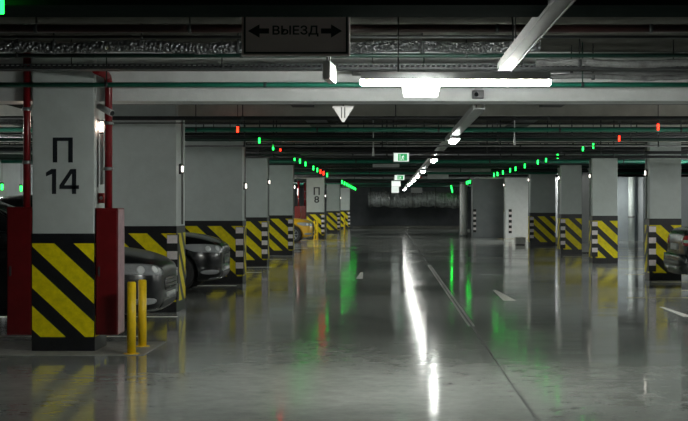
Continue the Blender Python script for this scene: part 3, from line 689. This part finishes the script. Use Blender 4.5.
# triangular signs
def tri_sign(px, py0, py1, wpx, d, label, front):
    x, z1_, z0_, hw = PX(px, d), PZ(py0, d), PZ(py1, d), wpx * d / F / 2
    o = empty('yield_sign', (x, d, z0_))
    def tri(s, yy, th):
        cz = z0_ + (z1_ - z0_) * .62
        pts = [(-hw, z1_), (hw, z1_), (hw * .10, z0_), (-hw * .10, z0_)]
        return MB().prism([(x + u * s, yy, cz + (v - cz) * s) for u, v in pts], (0, th, 0))
    if front:
        tri(1, d, .012).build('plate', m_trir, o); tri(.66, d - .003, .003).build('face', m_triw, o)
    else:
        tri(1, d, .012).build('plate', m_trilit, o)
        for sx in (-1, 1): MB().box(x + sx * .018 - .005, x + sx * .018 + .005, d - .014, d - .001, z0_ + (z1_ - z0_) * .25, z1_ - .012, .002).build('bracket', m_dhousing, o)
    MB().cyl((x, d + .02, z1_ - .05), (x, d + .02, HC), .008, 8).build('hanger_rod', m_dark, o)
    tag(o, label, 'sign')
tri_sign(343.2, 106, 122, 22, 14.6, 'pale inverted triangle sign seen from behind with a dark centre bracket, under the white beam', False)
tri_sign(420.8, 169.5, 178.5, 11, 52, 'small red-bordered yield sign hung deep in the aisle beside the batten lamps', True)
# sensor bracket on the white beam
d = 13.49; x = PX(477.5, d); o = empty('sensor_box', (x, d, PZ(100, d)))
MB().box(x - .06, x + .06, d - .10, d - .0, PZ(99, d), PZ(91, d), .008).build('body', m_dhousing, o)
MB().box(x - .03, x + .05, d - .06, d, PZ(91, d), PZ(87, d), .004).build('mount', m_housing, o)
MB().cyl((x - .02, d - .10, PZ(95, d)), (x - .02, d - .13, PZ(95.5, d)), .022, 12).build('lens', m_glass, o)
tag(o, 'small grey sensor box fixed to the white beam below the tube lamp', 'sensor')
# sprinkler drop
for (px, py, d, lab) in ((373.2, 148, 22.2, 'thin pale sprinkler drop hanging left of the exit sign row'), (514.5, 137, 19.7, 'thin pale sprinkler drop hanging from the bright green pipe')):
    x = PX(px, d); o = empty('sprinkler', (x, d, PZ(py + 8, d)))
    MB().cyl((x, d, PZ(py + 8, d)), (x, d, PZ(py, d)), .022, 10, .014).build('head', m_rail, o); MB().cyl((x, d, PZ(py, d)), (x, d, HC), .008, 8).build('drop_pipe', m_rail, o)
    tag(o, lab, 'sprinkler')

# ------------------------------------------------------------------ cars
def subdiv(vs_, fs, levels):
    me = bpy.data.meshes.new('tmp'); me.from_pydata(vs_, [], fs); o = bpy.data.objects.new('tmp', me); COL.objects.link(o)
    md = o.modifiers.new('s', 'SUBSURF'); md.levels = levels; dg = bpy.context.evaluated_depsgraph_get(); dg.update()
    r = bpy.data.meshes.new_from_object(o.evaluated_get(dg)); bpy.data.objects.remove(o); bpy.data.meshes.remove(me)
    return r
def car(loc, heading, paint, label, kind='sedan', hood=1.0, group=None):
    """heading: rotation about z of the +x nose"""
    M = Matrix.Translation(Vector(loc)) @ Matrix.Rotation(heading, 4, 'Z')
    r = empty('car', loc); zs = hood
    st = [(2.32, .50, .34, .50, .57), (2.29, .62, .27, .56, .64), (2.18, .76, .21, .63, .72), (2.0, .85, .19, .69, .79), (1.7, .89, .18, .76, .88), (1.25, .905, .17, .83, .95), (.8, .905, .17, .87, .99),
          (0, .905, .17, .89, .98), (-1, .905, .17, .91, .99), (-1.6, .90, .18, .94, 1.05), (-2.0, .88, .20, .95, 1.07), (-2.20, .86, .24, .95, 1.06), (-2.28, .80, .29, .86, 1.00), (-2.32, .66, .35, .68, .84)]
    if kind == 'suv':
        st[:6] = [(2.32, .55, .34, .60, .70), (2.29, .68, .27, .66, .76), (2.18, .80, .21, .72, .83), (2.0, .87, .19, .77, .89), (1.7, .90, .18, .81, .94), (1.25, .905, .17, .85, .98)]
    vs_ = []; n = 12
    for x, w_, zb, zsd, zt in st:
        zb2 = zb; zsd *= zs; zt *= zs
        half = [(0, zb2), (w_ * .86, zb2), (w_ * .97, zb2 + .09), (w_, (zb2 + zsd) / 2), (w_ * .975, zsd), (w_ * .80, zt - .015), (0, zt)]
        ring = half + [(-y, z) for y, z in half[-2:0:-1]]
        vs_ += [(x, y, z) for y, z in ring]
    k = len(st)
    fs = [(i * n + j, i * n + (j + 1) % n, (i + 1) * n + (j + 1) % n, (i + 1) * n + j) for i in range(k - 1) for j in range(n)] + [list(range(n))[::-1], [(k - 1) * n + j for j in range(n)]]
    bme = subdiv(vs_, fs, 2)
    AX = (1.52, -1.36); WR = .33 * (1 + (zs - 1) * .6)
    # cut wheel wells
    bo = bpy.data.objects.new('tmpb', bme); COL.objects.link(bo); cut = []
    for ax in AX:
        for sy in (-1, 1):
            mb = MB(); mb.cyl((ax, sy * .62, WR), (ax, sy * 1.1, WR), WR + .055, 28)
            co = mb.build('tmpc', m_dark, None, (0, 0, 0)); cut.append(co)
            md = bo.modifiers.new('b', 'BOOLEAN'); md.operation = 'DIFFERENCE'; md.solver = 'EXACT'; md.object = co
    dg = bpy.context.evaluated_depsgraph_get(); dg.update()
    bod = bpy.data.meshes.new_from_object(bo.evaluated_get(dg))
    for c_ in cut: bpy.data.objects.remove(c_)
    bpy.data.objects.remove(bo)
    V = [v.co.copy() for v in bod.vertices]; Fc = [list(p.vertices) for p in bod.polygons]
    body_bvh = BVHTree.FromPolygons(V, Fc)
    mb = MB(); mb.add([M @ v for v in V], Fc, True); mb.build('body', paint, r)
    # cabin
    zr = 1.0 if kind == 'sedan' else 1.06
    gt = [(1.0, .74, .95, .60, .97), (.62, .78, .94, .62, 1.17), (.25, .80, .94, .64, 1.36), (-.15, .81, .94, .655, 1.46), (-.7, .81, .94, .66, 1.475)]
    gt += [(-1.2, .79, .95, .62, 1.36), (-1.55, .76, .97, .60, 1.18), (-1.85, .72, 1.0, .58, 1.04)] if kind == 'sedan' else [(-1.4, .80, .95, .65, 1.46), (-1.9, .78, .97, .62, 1.40), (-2.15, .76, 1.0, .60, 1.15)]
    vs2 = []; n2 = 8
    for x, wb_, zb, wt, zt in gt:
        zb = zb * zs - .06; zt = zt * zr * (1 + (zs - 1) * .9)
        half = [(0, zb), (wb_, zb), (wb_ * .985, zb + .09), (wt, max(zt - .05, zb + .11)), (wt * .7, zt), (0, zt + .008)]
        ring = half + [(-y, z) for y, z in half[-2:0:-1]]; n2 = len(ring)
        vs2 += [(x, y, z) for y, z in ring]
    k2 = len(gt)
    fs2 = [(i * n2 + j, i * n2 + (j + 1) % n2, (i + 1) * n2 + (j + 1) % n2, (i + 1) * n2 + j) for i in range(k2 - 1) for j in range(n2)] + [list(range(n2))[::-1], [(k2 - 1) * n2 + j for j in range(n2)]]
    cme = subdiv(vs2, fs2, 2); V2 = [v.co.copy() for v in cme.vertices]; F2 = [list(p.vertices) for p in cme.polygons]; bpy.data.meshes.remove(cme)
    cab_bvh = BVHTree.FromPolygons(V2, F2)
    mb = MB(); mb.add([M @ v for v in V2], F2, True); cab = mb.build('cabin', paint, r)
    def patch(bvh, quad, dr, m, name, par, off=.006, nu=10, nv=6, rnd_=.5):
        """quad corners A,B,C,D (bottom-left, bottom-right, top-right, top-left) projected along dr on the shell"""
        A, B, C, D = [Vector(p) for p in quad]; dr = Vector(dr).normalized(); top = []; bot = []
        for j in range(nv + 1):
            for i in range(nu + 1):
                u, v = 2 * i / nu - 1, 2 * j / nv - 1
                u2, v2 = u * math.sqrt(1 - rnd_ * v * v / 2), v * math.sqrt(1 - rnd_ * u * u / 2)
                s, t = (u2 + 1) / 2, (v2 + 1) / 2
                p = A * (1 - s) * (1 - t) + B * s * (1 - t) + C * s * t + D * (1 - s) * t
                h, nn, _, _ = bvh.ray_cast(p - dr * 2, dr)
                if h is None: h, nn, _, _ = bvh.find_nearest(p)
                if nn.dot(dr) > 0: nn = -nn
                top.append(M @ (h + nn * off)); bot.append(M @ (h - nn * .012))
        W = nu + 1; Nn = len(top); fc = [(j * W + i, j * W + i + 1, (j + 1) * W + i + 1, (j + 1) * W + i) for j in range(nv) for i in range(nu)]
        rim = [i for i in range(W)] + [j * W + nu for j in range(1, nv + 1)] + [nv * W + i for i in range(nu - 1, -1, -1)] + [j * W for j in range(nv - 1, 0, -1)]
        mb = MB(); mb.add(top + bot, fc + [(rim[q], rim[(q + 1) % len(rim)], Nn + rim[(q + 1) % len(rim)], Nn + rim[q]) for q in range(len(rim))], True)
        return mb.build(name, m, par)
    zt = lambda z: z * zs
    hb_ = .05 if kind == 'suv' else 0
    for sy in (-1, 1):
        hl = patch(body_bvh, [(2.3, sy * .42, zt(.57 + hb_)), (1.92, sy * .98, zt(.60 + hb_)), (1.74, sy * .98, zt(.74 + hb_)), (2.22, sy * .46, zt(.69 + hb_))], (-.75, -sy * .66, -.05), m_lens, 'headlight', r, .008, 12, 6, .7)
        for q, fr in enumerate((.30, .62)):
            p = Vector((2.25 - fr * .38, sy * (.46 + fr * .42), zt(.645 + hb_))); dr = Vector((-.75, -sy * .66, -.05)).normalized()
            h, nn, _, _ = body_bvh.ray_cast(p - dr * 2, dr)
            if h is None: h = p; nn = -dr
            if nn.dot(dr) > 0: nn = -nn
            MB().cyl(M @ (h + nn * .006), M @ (h + nn * .014), .052, 16, .042).build('lamp_reflector', m_hlr, hl)
        patch(body_bvh, [(2.2, sy * .62, .33), (2.05, sy * .9, .33), (2.05, sy * .9, .41), (2.2, sy * .62, .41)], (-.8, -sy * .6, 0), m_lens, 'fog_lamp', r, .006, 6, 4, .9)
        tl = patch(body_bvh, [(-2.28, sy * .50, zt(.74)), (-1.95, sy * .98, zt(.74)), (-1.95, sy * .98, zt(.92)), (-2.24, sy * .50, zt(.92))], (.8, -sy * .6, 0), m_tail, 'tail_light', r, .008, 10, 6, .6)
        patch(body_bvh, [(-2.24, sy * .62, zt(.79)), (-1.98, sy * .95, zt(.79)), (-1.98, sy * .95, zt(.84)), (-2.24, sy * .62, zt(.84))], (.8, -sy * .6, 0), m_white_lens, 'reverse_light', tl, .013, 8, 3, .3)
        # side glass
        zg = lambda z: z * zr * (1 + (zs - 1) * .9)
        gl = patch(cab_bvh, [(.72, sy, zg(1.02)), (-.30, sy, zg(1.02)), (-.30, sy, zg(1.38)), (.20, sy, zg(1.31))], (0, -sy, 0), m_glass, 'front_side_window', cab, .004, 10, 6, .15)
        xr = -1.28 if kind == 'sedan' else -1.2
        patch(cab_bvh, [(-.38, sy, zg(1.02)), (xr, sy, zg(1.04)), (xr + .12, sy, zg(1.32)), (-.38, sy, zg(1.38))], (0, -sy, 0), m_glass, 'rear_side_window', cab, .004, 10, 6, .15)
        mr = MB().box(.60, .78, .84 * sy if sy > 0 else -1.04, 1.04 if sy > 0 else -.84, zt(.97), zt(1.09), .03)
        mr.v = [M @ v for v in mr.v]; mr.build('side_mirror', paint, r)
        for xh in (-.12, -1.02): patch(body_bvh, [(xh, sy, zt(.78)), (xh - .18, sy, zt(.78)), (xh - .18, sy, zt(.81)), (xh, sy, zt(.81))], (0, -sy, 0), m_chrome, 'door_handle', r, .02, 6, 2, .3)
        patch(body_bvh, [(1.0, sy, .25), (-.95, sy, .25), (-.95, sy, .31), (1.0, sy, .31)], (0, -sy, 0), m_grille, 'sill_trim', r, .006, 10, 2, .0)
    patch(cab_bvh, [(.95, -.62, zg(1.0)), (.95, .62, zg(1.0)), (.12, .52, zg(1.42)), (.12, -.52, zg(1.42))], (-.6, 0, -.8), m_glass, 'windscreen', cab, .004, 12, 8, .12)
    if kind == 'sedan': patch(cab_bvh, [(-1.75, -.58, zg(1.08)), (-1.75, .58, zg(1.08)), (-1.0, .5, zg(1.42)), (-1.0, -.5, zg(1.42))], (.6, 0, -.8), m_glass, 'rear_window', cab, .004, 12, 8, .12)
    else: patch(cab_bvh, [(-2.2, -.58, zg(1.1)), (-2.2, .58, zg(1.1)), (-2.1, .5, zg(1.36)), (-2.1, -.5, zg(1.36))], (1, 0, -.2), m_glass, 'rear_window', cab, .004, 12, 8, .12)
    g = patch(body_bvh, [(2.4, -.40, zt(.45)), (2.4, .40, zt(.45)), (2.4, .44, zt(.60)), (2.4, -.44, zt(.60))], (-1, 0, 0), m_grille, 'grille', r, .008, 12, 6, .3)
    for q in range(3): patch(body_bvh, [(2.4, -.38, zt(.475 + q * .045)), (2.4, .38, zt(.475 + q * .045)), (2.4, .38, zt(.485 + q * .045)), (2.4, -.38, zt(.485 + q * .045))], (-1, 0, 0), m_chrome, 'grille_bar', g, .016, 12, 1, 0)
    patch(body_bvh, [(2.4, -.55, .27), (2.4, .55, .27), (2.4, .50, .38), (2.4, -.50, .38)], (-1, 0, 0), m_grille, 'lower_intake', r, .007, 12, 4, .3)
    patch(body_bvh, [(2.4, -.26, .39), (2.4, .26, .39), (2.4, .26, .45), (2.4, -.26, .45)], (-1, 0, 0), m_plate, 'number_plate', r, .02, 6, 2, 0)
    patch(body_bvh, [(-2.4, -.26, zt(.66)), (-2.4, .26, zt(.66)), (-2.4, .26, zt(.77)), (-2.4, -.26, zt(.77))], (1, 0, 0), m_plate, 'number_plate', r, .02, 6, 2, 0)
    patch(body_bvh, [(-2.4, -.7, .42), (-2.4, .7, .42), (-2.4, .7, .50), (-2.4, -.7, .50)], (1, 0, 0), m_grille, 'bumper_trim', r, .076, 12, 2, 0)
    patch(body_bvh, [(2.4, -.74, .245), (2.4, .74, .245), (2.4, .74, .27), (2.4, -.74, .27)], (-1, 0, 0), m_chrome, 'bumper_strip', r, .012, 14, 1, 0)
    patch(body_bvh, [(-2.4, -.80, .30), (-2.4, .80, .30), (-2.4, .80, zt(.60)), (-2.4, -.80, zt(.60))], (1, 0, 0), paint, 'rear_bumper', r, .07, 14, 5, .25)
    # wheels
    for ax in AX:
        for sy in (-1, 1):
            y0 = sy * .68; yo = sy * .875; wd = abs(yo - y0)
            ty = MB(); ty.lathe((ax, y0, WR), (0, sy, 0), [(0, WR * .62), (0, WR * .93), (.02, WR * .99), (wd * .5, WR), (wd - .02, WR * .99), (wd, WR * .93), (wd, WR * .66), (wd - .03, WR * .62)], 32)
            ty.v = [M @ v for v in ty.v]; wh = ty.build('wheel', m_tyre, r)
            rm = MB(); rm.lathe((ax, yo - sy * .035, WR), (0, sy, 0), [(0, WR * .64), (.012, WR * .66), (.014, WR * .58), (0, WR * .56)], 28)
            rm.cyl((ax, yo - sy * .06, WR), (ax, yo - sy * .02, WR), WR * .16, 14)
            for q in range(7):
                a = 2 * math.pi * q / 7; dx, dz = math.cos(a), math.sin(a); px_, pz_ = -dz, dx; w2 = .022
                rm.prism([(ax + dx * .03 + px_ * w2, yo - sy * .045, WR + dz * .03 + pz_ * w2), (ax + dx * WR * .6 + px_ * w2, yo - sy * .045, WR + dz * WR * .6 + pz_ * w2), (ax + dx * WR * .6 - px_ * w2, yo - sy * .045, WR + dz * WR * .6 - pz_ * w2), (ax + dx * .03 - px_ * w2, yo - sy * .045, WR + dz * .03 - pz_ * w2)], (0, sy * .02, 0))
            rm.v = [M @ v for v in rm.v]; rm.build('rim', m_rim, wh)
            hb = MB(); hb.cyl((ax, y0 + sy * .02, WR), (ax, yo - sy * .07, WR), WR * .6, 20); hb.v = [M @ v for v in hb.v]; hb.build('brake_disc', m_grille, wh)
    tag(r, label, 'car', group); return r
p_grey = mat('graphite_car_paint', (.012, .014, .016), .3, coat=.25)
p_black = mat('black_car_paint', (.005, .006, .007), .22, coat=.3)
p_yellow = mat('yellow_car_paint', (.75, .42, .01), .3, coat=1)
p_dgreen = mat('dark_green_car_paint', (.006, .010, .010), .22, coat=.2)
car((-2.70 - 2.32, 16.15, 0), math.radians(0), p_grey, 'graphite car with silver headlights parked nose-out behind the yellow bollards', 'suv', 1.06)
car((-2.85 - 2.32, 23.0, 0), 0, p_black, 'glossy black car parked nose-out between the two wide striped columns', 'suv', 1.10)
car((-3.05 - 2.32, 53.5, 0), 0, p_yellow, 'yellow car parked nose-out before the column marked П 8', 'suv', 1.08)
car((5.33 + 2.32, 24.2, 0), 0, p_dgreen, 'dark car parked tail-out with a red and white tail light', 'sedan', 1.05)

# ------------------------------------------------------------------ tell look-alikes apart by counting away from the white beam
ORD = ['first', 'second', 'third', 'fourth', 'fifth', 'sixth', 'seventh', 'eighth', 'ninth', 'tenth', 'eleventh', 'twelfth', 'thirteenth', 'fourteenth', 'fifteenth', 'sixteenth', 'seventeenth', 'eighteenth', 'nineteenth', 'twentieth']
same = {}
for ob in COL.objects:
    if ob.parent is None and ob.get('group') and ob.get('label'): same.setdefault(ob['label'], []).append(ob)
for lab, obs in same.items():
    if len(obs) < 2: continue
    obs.sort(key=lambda q: q.location.y)
    front = [q for q in obs if q.location.y < 13.5]; back = [q for q in obs if q.location.y >= 13.5]
    for q in front: q['label'] = 'green bay indicator hung by the dark beam in front of the white beam'
    short = lab.replace(' bay indicator in the far run', ' far bay indicator').replace(' among many', '').replace(' running down the aisle', '').replace(' strung across under the ceiling behind the white beam', ' strung across the hall').replace(' crossing the hall high beyond the close black pair', ' crossing beyond the close black pair').replace(' hung along the striped columns', '').replace(' hung along the columns', '').replace(' glowing', '')
    for i, q in enumerate(back): q['label'] = '%s %s from the white beam' % (ORD[i], short)
